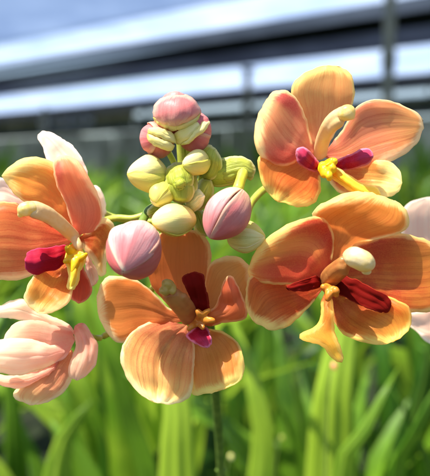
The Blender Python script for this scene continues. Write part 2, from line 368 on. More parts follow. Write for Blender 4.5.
# ================================================================== FLOWER A  (upper right)
rt = P(320, 158, 8); fl = empty('orchid_flower', rt, 'open apricot orchid flower held highest, at the right before the bright roof', 'orchid flower', G_FL)
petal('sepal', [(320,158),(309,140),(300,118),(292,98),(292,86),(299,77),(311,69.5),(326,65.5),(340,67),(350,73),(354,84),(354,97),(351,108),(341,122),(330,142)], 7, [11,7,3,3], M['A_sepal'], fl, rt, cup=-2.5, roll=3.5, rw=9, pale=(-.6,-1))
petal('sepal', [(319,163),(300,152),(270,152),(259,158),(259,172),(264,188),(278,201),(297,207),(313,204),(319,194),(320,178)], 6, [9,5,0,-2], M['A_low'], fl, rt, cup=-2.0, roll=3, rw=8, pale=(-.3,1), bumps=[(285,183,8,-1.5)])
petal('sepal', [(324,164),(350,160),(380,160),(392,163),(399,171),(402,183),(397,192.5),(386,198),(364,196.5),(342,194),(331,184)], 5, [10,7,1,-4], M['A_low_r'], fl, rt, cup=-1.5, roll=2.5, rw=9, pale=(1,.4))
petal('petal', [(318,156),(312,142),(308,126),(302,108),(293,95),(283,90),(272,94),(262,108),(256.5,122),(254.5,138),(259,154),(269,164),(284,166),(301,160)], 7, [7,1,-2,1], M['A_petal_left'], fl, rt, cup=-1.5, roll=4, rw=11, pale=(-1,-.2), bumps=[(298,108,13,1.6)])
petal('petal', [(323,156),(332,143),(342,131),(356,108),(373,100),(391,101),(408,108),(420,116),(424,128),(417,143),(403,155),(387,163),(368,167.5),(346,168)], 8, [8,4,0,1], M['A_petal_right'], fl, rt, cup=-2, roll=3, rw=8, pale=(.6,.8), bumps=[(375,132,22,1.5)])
lp = petal('lip', [(324,165),(331,166),(340,171),(352,179),(364,186),(374,188),(380,194),(374,200),(364,198),(352,190),(340,182),(330,175)], 6, [4,-3,-5,-2], M['lip_yellow'], fl, rt, cup=2.2, ripple=.3, solid=.0016, keel=-1.2)
blob('callus', [([(322,164,3),(324,169,-2),(324,178,-4)],[4,5.5,3.5]), ([(328,165,2),(331,168,-4),(336,172,-4)],[4,5.5,4]), ([(326,164,2),(333,161,-4),(337,164,-5)],[3.5,4,3]), ([(326,170,-2),(329,176,-5),(329,181,-4)],[4,4,2.5]), ([(320,166,2),(321,171,-2)],[3,3.2])], M['yellow'], lp, rt)
petal('lip_lobe', [(322,168),(313,171),(303,166),(297,158),(297,150),(303,147.5),(309,152),(316,160)], 4, [4,-1,-5,-5], M['lip_side_rose'], fl, rt, cup=1.3, roll=.8, rw=4, solid=.0008, ridges=((.5, .12, -.5),), ripple=.35)
petal('lip_lobe', [(328,168),(342,170),(356,168),(368,163),(373,156),(370,150),(362,149.5),(350,155),(338,161)], 4, [4,-1,-5,-6], M['lip_side_rose'], fl, rt, cup=1.3, roll=.8, rw=4, solid=.0008, ridges=((.5, .12, -.5),), ripple=.35)
cl = blob('column', [([(319,160,9),(320,146,4),(324,133,-1),(332,121,-6),(342,114,-9),(351,112,-10.7)],[7,6,6,7,7.4,6.6]), ([(322,158,8),(325,144,3),(329,132,-3),(336,124,-8),(344,119,-10)],[5,4.5,4.5,5.5,6]), ([(336,117,-7),(344,113,-9),(349,112,-10)],[6.5,7.5,6.5])], M['column'], fl, rt, lump=.08, smooth=14)
blob('anther_cap', [([(338,117,-9.5),(347,112.7,-11),(355.5,112,-10.6)],[6.5,7.9,6.2]), ([(349,118,-11),(355,116,-10.5)],[3.4,2.6])], M['cap_yellow'], cl, rt, lump=.08, smooth=14)
tube('pedicel', [(318,160,12),(296,180,24),(270,186,22),(254,199,15),(247,215,12),(240,240,14)], [4,4,4,4,3.6,3.4], M['pedicel'], fl, rt)

# ================================================================== FLOWER B  (left)
rt = P(76, 238, 4); fl = empty('orchid_flower', rt, 'open orange orchid flower facing left, with purple lip lobe and yellow callus', 'orchid flower', G_FL)
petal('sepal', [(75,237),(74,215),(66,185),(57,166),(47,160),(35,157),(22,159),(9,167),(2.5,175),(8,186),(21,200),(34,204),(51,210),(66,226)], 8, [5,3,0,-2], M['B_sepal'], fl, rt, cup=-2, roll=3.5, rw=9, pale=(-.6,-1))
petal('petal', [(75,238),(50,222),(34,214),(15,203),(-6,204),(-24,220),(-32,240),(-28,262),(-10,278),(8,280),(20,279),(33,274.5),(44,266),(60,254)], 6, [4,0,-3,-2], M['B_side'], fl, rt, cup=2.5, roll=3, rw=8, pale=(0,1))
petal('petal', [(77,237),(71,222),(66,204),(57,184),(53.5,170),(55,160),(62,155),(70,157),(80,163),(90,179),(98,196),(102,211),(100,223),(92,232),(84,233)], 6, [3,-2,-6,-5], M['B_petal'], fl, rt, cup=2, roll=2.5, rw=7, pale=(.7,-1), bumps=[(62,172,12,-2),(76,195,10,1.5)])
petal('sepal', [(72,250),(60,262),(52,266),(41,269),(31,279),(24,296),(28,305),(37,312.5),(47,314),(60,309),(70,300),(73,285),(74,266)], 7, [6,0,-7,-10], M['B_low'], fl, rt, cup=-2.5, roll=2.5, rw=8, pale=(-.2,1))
petal('sepal', [(76,250),(71,270),(68,288),(71,298),(79,303.5),(87,300),(92,290),(89,281),(84,268),(80,254)], 4, [6,3,2,3], M['B_lowr'], fl, rt, cup=-1.5, roll=1.5, rw=5)
petal('sepal', [(78,240),(88,230),(99,221),(107,218),(114,227),(113,240),(107,256),(106,274),(100,276),(94,262),(86,252)], 7, [7,7,8,9], M['B_low'], fl, rt, cup=-1.5, roll=2, rw=5)
petal('petal', [(86,250),(90,258),(96,268),(98,276),(96,284),(90,286),(86,276),(85,262)], 4, [8,7,6,6], M['E_pink'], fl, rt, cup=-1, roll=1, rw=4)
lp = petal('lip', [(70,246),(66,252),(68,264),(70,276),(69,286),(72,290),(76,284),(79,272),(84,262),(82,252),(76,247)], 5, [2,-4,-6,-5], M['lip_yellow'], fl, rt, cup=2.0, ripple=.3, solid=.0015, keel=-1.2)
blob('callus', [([(74,254,-2),(69,250,-5),(66,246,-7)],[4.5,4,2.6]), ([(74,260,-3),(68,260,-5),(63,263,-6)],[4.5,3.6,2.4]), ([(75,260,-4),(82,257,-5),(88,253,-5)],[4.5,3.6,1.8]), ([(74,250,0),(75,262,-5),(73,274,-6)],[5,5,2.6])], M['yellow'], lp, rt)
petal('lip_lobe', [(74,250),(60,267),(46,271),(35,274.5),(28,270),(25.5,261),(28,253),(36,249.5),(50,248),(64,246)], 5, [3,-3,-7,-8], M['lip_side_plum'], fl, rt, cup=1.8, roll=1.0, rw=5, solid=.0008, ridges=((.5, .12, -.5),), ripple=.35)
cl = blob('column', [([(77,240,3),(66,227,-3),(54,217,-7),(42,210,-10),(32,207.5,-11),(22,210,-12)],[6.5,5.5,5.8,6.4,6.8,6]), ([(74,240,2),(62,229,-4),(50,220,-8),(38,214,-11),(28,211,-12)],[4.5,4.5,4.5,5,5.5]), ([(74,238,1),(78,245,-2),(82,252,-2)],[5,4.5,2.5])], M['column'], fl, rt, lump=.08, smooth=14)
blob('anther_cap', [([(40,209.5,-10.3),(29,208.5,-11.8),(17,211.5,-12.2)],[5.8,7.2,6]), ([(23,215,-12),(17,215,-12)],[3.2,2.6])], M['cap_yellow'], cl, rt, lump=.08, smooth=14)
tube('pedicel', [(78,240,9),(98,224,16),(116,218,14),(134,218,12),(152,212,12)], [4,4,3.6,3.4,3.4], M['pedicel'], fl, rt)

# ================================================================== FLOWER C  (right)
rt = P(328, 283, 4); fl = empty('orchid_flower', rt, 'large copper orange orchid flower with white column cap and maroon lip lobes', 'orchid flower', G_FL)
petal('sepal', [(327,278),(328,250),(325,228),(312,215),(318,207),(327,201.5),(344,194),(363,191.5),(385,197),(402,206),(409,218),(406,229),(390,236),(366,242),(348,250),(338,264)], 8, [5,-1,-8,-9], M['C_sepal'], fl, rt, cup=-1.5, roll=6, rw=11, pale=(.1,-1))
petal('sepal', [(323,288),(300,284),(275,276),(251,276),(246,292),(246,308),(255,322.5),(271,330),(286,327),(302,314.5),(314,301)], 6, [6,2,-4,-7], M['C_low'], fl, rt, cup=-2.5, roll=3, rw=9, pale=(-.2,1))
petal('sepal', [(332,290),(331,304),(333,320),(340,331),(353,339),(376,345),(394,342),(407,332),(411.5,319),(408,306),(392,298),(360,286)], 6, [6,3,-3,-6], M['C_low_r'], fl, rt, cup=-2.5, roll=2, rw=7, pale=(.3,1))
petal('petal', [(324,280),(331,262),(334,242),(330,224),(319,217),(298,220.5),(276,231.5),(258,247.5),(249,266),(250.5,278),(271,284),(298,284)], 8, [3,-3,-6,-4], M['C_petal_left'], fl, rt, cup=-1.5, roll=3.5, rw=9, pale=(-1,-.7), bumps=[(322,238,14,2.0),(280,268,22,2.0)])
petal('petal', [(331,280),(338,262),(348,249),(366,240),(389,233.5),(412,236),(432,243),(447,262),(450,285),(443,306),(428,312),(407,312),(389,306),(358,296)], 7, [4,1,-2,2], M['C_petal_right'], fl, rt, cup=-2.0, roll=2.5, rw=7, bumps=[(395,270,18,1.2)])
lp = petal('lip', [(328,290),(323,302),(322,318),(316,328),(302,335),(302,339),(317,342),(323,345),(329,352),(335,359),(340.5,361.5),(342,356),(338,346),(333,330),(332,312),(331,300)], 10, [-2,-7,-9,-8], M['lip_gold'], fl, rt, cup=2.5, roll=1.5, rw=5, solid=.0012)
blob('callus', [([(329,292,-1),(325,288,-5),(321,285,-6)],[4.5,4,2.8]), ([(329,292,-1),(334,290,-6),(339,293,-8)],[4.5,4.6,3.4]), ([(328,284,0),(329,292,-6),(327,302,-7)],[5,4.2,3]), ([(334,288,-4),(337,297,-7)],[3.4,3])], M['orange_callus'], lp, rt)
petal('lip_lobe', [(326,284),(312,290),(300,291),(290,290.5),(286,287),(291,284),(303,280),(316,276)], 4, [4,-2,-5,-6], M['lip_maroon'], fl, rt, cup=-.5, roll=1, rw=4, solid=.0008, ridges=((.5, .12, -.5),), ripple=.35)
petal('lip_lobe', [(329,284),(338,293),(350,300),(364,307),(378,312),(388,312),(391,303),(386,295),(375,289),(367,286),(358,279.5),(350,279),(343,275)], 5, [3,-2,-4.5,-4.5], M['lip_maroon_r'], fl, rt, cup=-.5, roll=.8, rw=4, solid=.0008, ridges=((.5, .12, -.5),), ripple=.35)
cl = blob('column', [([(326,286,3),(331,277,-2),(338,270,-8),(347,264,-14)],[8,8,7.5,7]), ([(322,280,1),(328,272,-3),(337,265,-9),(346,259,-14)],[4.5,5,5,5]), ([(332,284,1),(338,278,-5),(346,270,-13)],[4,4.5,4.5])], M['column_tan'], fl, rt, lump=.08, smooth=14)
blob('anther_cap', [([(344,255,-14),(354,257,-17.5),(365,262,-18),(373,267,-16)],[5,10,10,5.5]), ([(362,268,-16),(371,273,-15)],[6,3])], M['cap_white'], cl, rt, lump=.06, smooth=14)
tube('pedicel', [(327,282,9),(306,262,20),(275,246,20),(252,238,17),(236,236,15)], [4,4,4,3.6,3.4], M['pedicel'], fl, rt)

# ================================================================== FLOWER D  (bottom centre)
rt = P(190, 320, 8); fl = empty('orchid_flower', rt, 'tan orange orchid flower hanging lowest in the centre below the bud cluster', 'orchid flower', G_FL)
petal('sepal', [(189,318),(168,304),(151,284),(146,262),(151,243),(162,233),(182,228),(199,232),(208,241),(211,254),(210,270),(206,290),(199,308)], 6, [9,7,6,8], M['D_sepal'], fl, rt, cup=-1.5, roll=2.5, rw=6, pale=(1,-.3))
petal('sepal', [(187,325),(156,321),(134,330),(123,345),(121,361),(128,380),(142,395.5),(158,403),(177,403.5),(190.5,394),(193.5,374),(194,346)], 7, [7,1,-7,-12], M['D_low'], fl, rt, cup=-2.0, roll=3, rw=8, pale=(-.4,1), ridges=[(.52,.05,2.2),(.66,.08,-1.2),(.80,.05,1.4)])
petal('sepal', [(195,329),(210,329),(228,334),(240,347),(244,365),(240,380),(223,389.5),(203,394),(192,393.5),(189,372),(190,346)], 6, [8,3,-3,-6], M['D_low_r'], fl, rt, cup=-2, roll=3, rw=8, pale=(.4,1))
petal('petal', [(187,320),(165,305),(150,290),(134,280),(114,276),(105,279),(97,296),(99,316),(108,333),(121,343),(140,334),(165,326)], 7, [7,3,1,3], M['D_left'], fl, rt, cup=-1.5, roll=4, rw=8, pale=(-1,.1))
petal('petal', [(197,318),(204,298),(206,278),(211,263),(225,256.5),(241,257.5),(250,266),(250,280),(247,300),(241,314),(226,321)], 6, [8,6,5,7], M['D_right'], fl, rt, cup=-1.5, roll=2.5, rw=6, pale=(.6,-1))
lp = petal('lip', [(198,322),(206,314),(215,308),(221,296),(224,283),(230,276),(236,284),(241,297),(246,309),(245,317),(236,320),(224,321),(210,325)], 5, [0,-5,-8,-6], M['lip_tan'], fl, rt, cup=3.5, roll=2.5, rw=5, solid=.0010, bumps=[(229,302,8,3.0)])
blob('callus', [([(198,322,1),(200,315,-4),(196,309,-5)],[4.5,4,2.4]), ([(198,322,1),(208,320,-5),(216,321,-6)],[4.5,4,2.4]), ([(198,322,1),(192,326,-4),(187,331,-5)],[4,3.4,2]), ([(199,320,-2),(205,313,-5),(211,309,-6)],[3.6,3,2]), ([(199,323,-2),(204,329,-5)],[3.4,2.4])], M['orange_callus'], lp, rt)
petal('lip_lobe', [(197,318),(191,300),(184,284),(182,278),(189,273.5),(202,273.5),(205,284),(208,300),(208,311)], 4, [2,-2,-5,-4], M['lip_maroon'], fl, rt, cup=-1.4, roll=.5, solid=.0008, ridges=((.5, .12, -.5),), ripple=.35)
petal('lip_lobe', [(200,326),(192,331),(186,336),(190,340),(199,345),(208,347.5),(211,343),(210,335),(206,328)], 5, [3,-1,-5,-6], M['lip_side_rose'], fl, rt, cup=1.2, roll=1, rw=4, solid=.0008, ridges=((.5, .12, -.5),), ripple=.35)
cl = blob('column', [([(194,322,5),(186,310,-1),(177,299,-6),(170,290,-9)],[8,8,8,7.5]), ([(188,324,3),(180,312,-2),(171,301,-7),(165,292,-10)],[4.5,5,5,5]), ([(196,315,2),(189,304,-4),(181,294,-8)],[4,4.4,4.4])], M['column_tan'], fl, rt, lump=.08, smooth=14)
blob('anther_cap', [([(172,288,-9.5),(166,284,-12),(162,286,-12)],[6,6,3.6]), ([(168,293,-10.5),(163,291,-12.5),(160,293,-12)],[4.6,5,3]), ([(174,285,-10),(173,291,-12),(171,295,-12)],[3,3.4,2.4])], M['cap_olive'], cl, rt, lump=.08, smooth=14)
tube('pedicel', [(191,318,12),(196,280,26),(190,245,22),(186,222,16)], [4,4,4,3.6], M['pedicel'], fl, rt)

# ================================================================== FLOWER E  (left bottom, half open)
rt = P(76, 334, 2); fl = empty('orchid_flower', rt, 'half closed pale blush orchid flower drooping at the lower left edge', 'orchid flower', G_FL)
petal('sepal', [(77,335),(66,322),(48,315),(36,308),(24,300),(13,300.5),(0,306),(-16,312),(-8,317),(8,318),(24,320),(46,324),(62,331)], 7, [4,2,0,3], M['E_white'], fl, rt, cup=2, roll=1.5, rw=5)
petal('petal', [(75,340),(70,330),(56,326),(37,320.5),(19,322),(9,330),(2,342),(8,356),(30,362),(52,364),(66,356)], 6, [3,-3,-6,-4], M['E_pink'], fl, rt, cup=2, roll=1.5, rw=6)
petal('petal', [(66,352),(58,346),(48,345),(34,340),(14,338),(-4,342),(-16,354),(-10,368),(4,373),(20,375),(36,370),(50,365)], 6, [-4,-10,-13,-12], M['E_white'], fl, rt, cup=2.6, roll=1.5, rw=7)
petal('sepal', [(72,350),(74,362),(72,377),(65,390),(49,401),(31,405),(18,400),(14,394),(19,386),(40,366),(56,356)], 5, [4,-1,-4,-3], M['E_orange'], fl, rt, cup=2.5, roll=2, rw=7)
petal('sepal', [(60,358),(48,368),(30,373),(10,376),(-8,374),(-14,380),(0,385),(14,388),(27,386),(40,380),(54,370)], 5, [0,-4,-6,-4], M['E_pink'], fl, rt, cup=2, roll=1.5, rw=5)
petal('sepal', [(75,326),(83,323.5),(92,334),(98,348),(95.5,363),(87,375),(76,380),(69,375.5),(70,363),(76,346),(74,333)], 6, [3,-3,-5,-4], M['E_pink'], fl, rt, cup=2, roll=2, rw=6, keel=-.8)
tube('pedicel', [(84,334,2),(96,338,8),(106,335,14),(130,318,22),(165,270,24),(186,232,20)], [3,3.4,3.4,3.4,3.4,3.4], M['pedicel'], fl, rt)

# ---------------------------------------------------------- flowers turned away behind
rt = P(74, 192, 22); fl = empty('orchid_flower', rt, 'pale shell pink orchid flower mostly hidden behind the left orange flower', 'orchid flower', G_FL)
petal('sepal', [(84,190),(66,180),(50,166),(42,146),(38,136),(42,131.5),(52,133),(66,141),(78,152),(86,168),(88,182)], 5, [2,2,6,9], M['back_pale'], fl, rt, cup=-1.5, roll=2, rw=6)
petal('sepal', [(70,200),(40,210),(14,206),(-8,204),(-18,192),(-10,180),(4,178),(20,190),(50,196)], 4, [16,17,18,20], M['E_pale'], fl, rt, cup=-1.5, roll=2, rw=6)
petal('petal', [(84,190),(96,186),(104,196),(106,214),(98,224),(86,212)], 3, [20,20,22], M['back_pale'], fl, rt, cup=-1.5, roll=2, rw=6)
tube('pedicel', [(82,196,22),(110,216,24),(150,222,20),(180,215,16)], [3.6,3.6,3.4,3.4], M['pedicel'], fl, rt)
rt = P(440, 270, 36); fl = empty('orchid_flower', rt, 'cream white orchid flower cut by the right edge behind the copper flower', 'orchid flower', G_FL)
petal('sepal', [(436,262),(414,250),(402,236),(401,214),(407,205),(420,199),(440,196),(458,206),(460,228),(452,248)], 6, [40,36,33,32], M['back_pale'], fl, rt, cup=-2, roll=2.5, rw=8)
petal('sepal', [(446,300),(430,306),(415,312),(400,308),(398,314),(404,322),(416,330),(430,344),(452,350),(462,330)], 5, [40,38,37,36], M['back_pale'], fl, rt, cup=-2, roll=2, rw=6)
petal('petal', [(440,270),(462,262),(484,268),(490,290),(474,310),(452,300)], 3, [40,34,32], M['back_pale'], fl, rt, cup=-2, roll=2, rw=6)
tube('pedicel', [(438,266,40),(400,262,46),(340,262,36),(270,250,26),(230,240,18)], [3.6,3.6,3.6,3.6,3.4], M['pedicel'], fl, rt)

# ================================================================== BUDS
def bud(label, c, mm, axis, L, W, sepals, ped=None, pr=(3.2, 3.2), pm='pedicel', **kw):
    r0 = P(c[0], c[1], mm); b = empty('orchid_bud', r0, label, 'orchid bud', G_BUD)
    bud_shells(b, r0, c, mm, axis, L, W, sepals, **kw)
    if ped: tube('pedicel', ped, list(pr), M[pm], b, r0)
    return b, r0
pk, dp, bl, cr, ye, gr = (M[k] for k in ('bud_pink', 'bud_pink_deep', 'bud_blush', 'bud_cream', 'bud_yellow', 'bud_green'))
CRM = M['bud_cream']
def cream(par, r0, pts, tip, ell, d=(-.5, -.8, -.5)):
    petal('petal', pts, tip, list(d), CRM, par, r0, cup=.35, roll=.6, rw=2.5, ripple=.2, ridges=(), ell=ell)
b, r0 = bud('pink domed bud topmost of the bud cluster', (177,114.5), -7, (-.08,-.5,.86), 25, 40, [(0,150,pk,1.0),(120,120,pk,.98),(-120,120,dp,.98)], [(178,112,2),(180,130,6),(181,150,8),(182,172,9)], (4,5,4.5,4), bulge=.06, prof=.62, shear=.04)
petal('sepal', [(176,126),(164,124.5),(155,119),(153.5,111),(157,102),(166,96),(178,94),(190,96.5),(198,105),(200,114),(190,120.5)], 6, [-1.3,-1.8,-.8], pk, b, r0, cup=1.0, roll=1.2, rw=4, ripple=.3, ridges=(), ell=(177,112,25,20,-7,6.5))
cream(b, r0, [(153.5,117),(163,121),(176,124),(176.5,130),(168,130),(158,126)], 3, (177,112,25,21,-7,6))
cream(b, r0, [(200,113),(196,117),(187,121),(176,124),(177,129.5),(188,128),(197,122)], 4, (177,112,25,21,-7,6))
b, r0 = bud('pink and cream bud at the left just under the topmost bud', (158,139), -6, (.28,-.12,.93), 32, 34, [(-40,130,dp,1.0),(85,120,pk,1.0),(-165,120,pk,1.0)], [(160,140,4),(170,155,8),(178,172,10)], (3.2,3.2), bulge=.08, prof=.62, shear=.04)
cream(b, r0, [(148,133),(150,129),(157,127.5),(166,130),(174,135),(175.5,143.5),(168,141),(158,136.5)], 5, (158,139,19,20,-6,6))
cream(b, r0, [(147.5,133.5),(158,137.5),(168,142),(174.5,145),(171.5,150.5),(162,149),(152,144),(148,139)], 3, (158,139,19,20,-6,6))
b, r0 = bud('rose and cream bud at the right just under the topmost bud', (193,132), -5, (-.35,-.1,.92), 34, 37, [(70,130,dp,1.0),(-50,125,pk,1.0),(-165,115,dp,1.0)], [(192,134,4),(188,152,8),(184,172,10)], (3.2,3.2), bulge=.08, prof=.62, shear=.04)
cream(b, r0, [(174,137),(176,132),(185,127.5),(198,122),(199.5,126),(193,134),(184,142),(177,143.5)], 3, (193,132,22,20,-5,6))
cream(b, r0, [(181,145),(192,135),(200,126),(204,119.5),(210,122),(206,129),(196,138),(187,144)], 4, (193,132,22,20,-5,6.2))
bud('plump two lobed yellow bud sticking out left of the green bracts', (147.5,174.5), -6, (-.95,.0,.3), 39, 35, [(-60,130,ye,1.0),(62,130,cr,1.0),(180,120,ye,.98)], [(160,177,-2),(170,184,4),(178,192,9)], bulge=.2, prof=.6, shear=.02)
bud('pale yellow bud cupped by a green bract, right of the cluster centre', (196,163), -8, (-.75,-.2,.6), 30, 23, [(50,140,cr,1.0),(-75,130,ye,1.0),(180,110,ye,1.0)], [(200,163,-4),(202,175,3),(196,190,9)], bulge=.15, prof=.6)
bud('small yellow bud at the lower left of the green bracts', (161,194.5), -9, (-.3,-.6,.74), 27, 22, [(40,130,ye,1.0),(170,120,cr,.98),(-80,120,ye,1.0)], [(164,192,-3),(172,192,4),(180,196,9)], bulge=.18, prof=.6)
bud('cream peanut shaped bud lying under the green bracts', (174,220), -10, (-.93,-.05,.35), 43, 31, [(0,150,cr,1.0),(130,110,cr,.98),(-125,110,ye,1.0)], [(188,216,-5),(190,208,2),(186,200,8)], bulge=.1, prof=.55, shear=.03)
bud('pale pink bud with a dark slit hanging right of the cluster', (226.5,214), -12, (-.55,-.78,.30), 57, 43, [(70,112,bl,1.0),(-46,112,pk,1.02),(180,140,dp,.99)], [(237,193,-11),(240,182,-8),(243,172,-5),(240,164,-1),(228,166,3),(210,180,6)], (5.5,5,5.5,5,4,4), 'pedicel_yellow', bulge=.03, prof=.62, shear=.03, over=0, core=M['lip_maroon'])
bud('large pink bud with white edged sepal in front of the central tan flower', (134,250), -16, (-.20,-.60,.77), 62, 52, [(0,112,bl,1.03),(120,130,pk,1.0),(-118,132,dp,1.0)], [(138,232,-10),(144,218,-4),(150,209,2),(162,204,8),(178,206,12)], (4,4,4.2,4,3.6), 'stalk', bulge=.05, prof=.62, over=6, shear=.045)
b, r0 = bud('olive green hooked young bud behind the pink bud with the slit', (227,172), 0, (.96,.12,.2), 50, 27, [(0,130,gr,1.0),(120,120,ye,1.0),(-120,120,gr,1.0)], [(206,178,2),(198,186,6),(190,196,10)], bulge=.06, prof=.5)
bud('small yellow green ribbed bud below the pink bud with the slit', (246,237), -1, (.85,.0,.45), 40, 29, [(-5,90,M['bract_pale'],1.0),(85,95,M['bract_pale'],1.0),(-95,95,ye,1.0),(180,90,gr,1.0)], [(234,238,2),(220,232,8),(204,214,12)], bulge=.2, prof=.6)

# ------------------------------------------------ stalk with its bracts (rachis)
rt = P(222, 470, 26); st = empty('flower_stalk', rt, 'thin green flower stalk with a rosette of olive bracts at its tip', 'flower stalk')
tube('stem', [(180,186,6),(184,215,12),(196,260,20),(210,330,28),(216,400,70),(221,470,105),(224,600,125),(228,1100,140),(228,2300,160)], [6,6,6,6.5,7,7,7,7.5,8], M['stalk'], st, rt, seg=60)
for (nx, ny, nd) in [(196,262,20),(221,470,105)]: tube('node', [(nx-.3,ny-5,nd),(nx,ny,nd),(nx+.3,ny+5,nd)], [6.2,8.2,6.2], M['stalk'], st, rt)
def bract(pts, tip, depth, m='bract', **k): petal('bract', pts, tip, depth, M[m], st, rt, solid=.0008, **k)
bract([(180,188),(172,188),(166,180),(167,170),(174,163),(184,164),(192,172),(193,182),(188,188)], 4, [-12,-13,-11,-6], cup=3.5, roll=2, rw=5, bumps=[(180,176,5,-1.5)])
bract([(180,182),(170,182),(168,190),(172,199),(181,203),(190,200),(194,191),(190,183)], 4, [-11,-13,-12,-7], cup=3, roll=2, rw=5)
bract([(178,186),(172,180),(165,180),(163,190),(167,199),(174,198),(179,192)], 3, [-10,-10,-7], cup=2, roll=1, rw=4)
bract([(184,190),(190,178),(197,174),(196,190),(192,200),(186,197)], 2, [-10,-8,-4], cup=2, roll=1, rw=4)
tube('growing_tip', [(178,184,-9),(180,184,-14),(182,187,-15)], [7,6,3.5], M['bud_green'], st, rt)
bract([(190,206),(196,192),(203,180),(211,181),(213,192),(208,204),(199,210)], 3, [-2,-5,-5,-3], cup=2.5, roll=1, rw=5)
bract([(186,206),(190,196),(198,190),(204,196),(200,206),(194,211)], 3, [-5,-8,-8], cup=2.5, roll=1, rw=4, m='bract_pale')
bract([(204,178),(201,166),(202,152),(208,146),(216,150),(221,162),(219,173),(212,179)], 4, [-2,-6,-8,-6], cup=2.5, roll=1, rw=5)
bract([(200,176),(194,170),(196,158),(204,148),(212,146),(210,158),(206,170)], 4, [0,-1,-3,-4], cup=2.0, roll=1, rw=5, m='bract_pale')
bract([(172,206),(164,206),(158,203),(150,208),(146,216),(154,217),(166,214)], 4, [0,-2,-4], cup=2, roll=1, rw=4)
bract([(210,176),(224,160),(240,157),(252,163),(255,172),(250,180),(244,176),(228,182)], 4, [0,-5,-6,-4], cup=2.5, roll=1.5, rw=5)
bract([(190,206),(204,212),(210,226),(206,236),(198,232),(192,220)], 3, [6,3,2,3], cup=2.5, roll=1, rw=4)

# ================================================================== PLANTS
def leaf_geo(path, width, nseg=26, pleats=3, face=None, twist=0.0):
    """strap leaf along world points; width in metres at the broadest; pleated lengthwise"""
    W = [Vector(p) for p in crom([tuple(p) for p in path], nseg)]; V = []; UV = []; Fc = []
    nx = pleats*4
    for i, w in enumerate(W):
        t = i/nseg
        T = (W[min(i+1, nseg)] - W[max(i-1, 0)]).normalized()
        f = face if face is not None else Vector((0, -1, 0.3))
        a = T.cross(f).normalized()
        a = Matrix.Rotation(twist*(t-.3), 3, T) @ a
        b = T.cross(a).normalized()
        wd = width * max(.015, (math.sin(math.pi*min(1, (.10 + .90*t)**.85)))**.75)
        for j in range(nx+1):
            s = 2*j/nx - 1
            V.append(w + a*(s*wd/2) + b*(wd*(.10*abs(s) + .035*math.cos(j*math.pi/2)) + .02*wd*math.sin(t*23+s))); UV.append((j/nx, t))
    for i in range(nseg):
        for j in range(nx): q = i*(nx+1)+j; Fc.append([q, q+1, q+nx+2, q+nx+1])
    return V, Fc, UV
G_PL = 'leafy orchid plants growing behind the flowers'
def near_plant(base, leaves, label):
    b = Vector(base); o = empty('orchid_plant', b, label, 'plant', G_PL)
    for (pth, w, mk, tw) in leaves:
        pts = [b + Vector((random.uniform(-.02, .02), random.uniform(-.02, .02), 0))]
        pts += [P(x, y, (d*1.3-D0)*1000) for x, y, d in pth]
        V, Fc, UV = leaf_geo(pts, w*1.3, face=Vector((random.uniform(-.4, .4), -1, random.uniform(.1, .5))), twist=tw)
        build('leaf', V, Fc, M[mk], o, UV, None, True, .0008, root=b)
    return o
def gp(x, d): d *= 1.3; return ((x-215)/FPX*d, d, 0.0)
near_plant(gp(190,.50), [([(186,900,.48),(178,476,.45),(177,400,.45),(160,290,.46)], .042, 'leafA', .3), ([(215,800,.5),(262,476,.5),(252,380,.5),(226,300,.52)], .030, 'leafA', .8),
    ([(150,800,.52),(150,520,.5),(128,420,.49),(100,330,.48),(84,270,.5)], .032, 'leafB', -.7), ([(225,900,.60),(210,560,.58),(214,440,.58),(220,330,.6)], .035, 'leafC', .5)], 'tall bright green strap leaved plant directly under the central hanging flower')
near_plant(gp(330,.52), [([(330,900,.52),(332,476,.48),(334,400,.47),(352,300,.48),(372,250,.5)], .052, 'leafA', .4), ([(325,900,.46),(340,500,.40),(368,425,.39),(398,368,.40)], .025, 'leafA', .3),
    ([(318,900,.6),(300,540,.6),(288,420,.6),(276,320,.62)], .045, 'leafB', -.5), ([(345,900,.58),(390,540,.56),(420,400,.55),(440,300,.55)], .03, 'leafB', .6)], 'lime green broad leaved plant below the copper flower at the right')
near_plant(gp(420,.55), [([(410,900,.5),(398,520,.46),(420,430,.44),(462,350,.45)], .034, 'leafA', .5), ([(420,900,.56),(420,560,.54),(436,440,.52),(480,380,.5)], .04, 'leafB', -.4),
    ([(400,900,.62),(372,560,.62),(352,470,.6),(318,350,.58)], .04, 'leafB', .7), ([(430,800,.7),(410,540,.7),(398,430,.7),(390,330,.7)], .05, 'leafC', .2), ([(425,900,.5),(440,540,.48),(418,440,.47),(392,388,.46)], .016, 'leafB', .4)], 'green plant with slanting narrow leaves at the lower right corner')
near_plant(gp(30,.60), [([(40,900,.6),(22,560,.58),(14,430,.56),(4,330,.56)], .035, 'leafB', .3), ([(50,900,.64),(70,560,.64),(78,470,.62),(60,380,.62)], .06, 'leafA', -.6),
    ([(20,900,.56),(-10,560,.52),(-16,420,.5),(8,300,.5)], .03, 'leafC', .4), ([(70,900,.68),(110,560,.66),(112,440,.66),(96,330,.66)], .05, 'leafC', .6), ([(40,900,.66),(30,600,.66),(44,500,.65),(20,420,.65)], .05, 'leafA', .5)], 'shaded green plant below the drooping blush flower at the lower left')
near_plant(gp(270,.72), [([(268,900,.72),(250,560,.7),(236,440,.7),(244,340,.7)], .05, 'leafB', .4), ([(280,900,.74),(296,560,.74),(310,430,.74),(296,330,.76)], .05, 'leafC', -.5), ([(275,900,.8),(272,560,.8),(268,300,.8),(284,200,.82)], .05, 'leafB', .2)], 'dark green plant standing between the central and the copper flower')
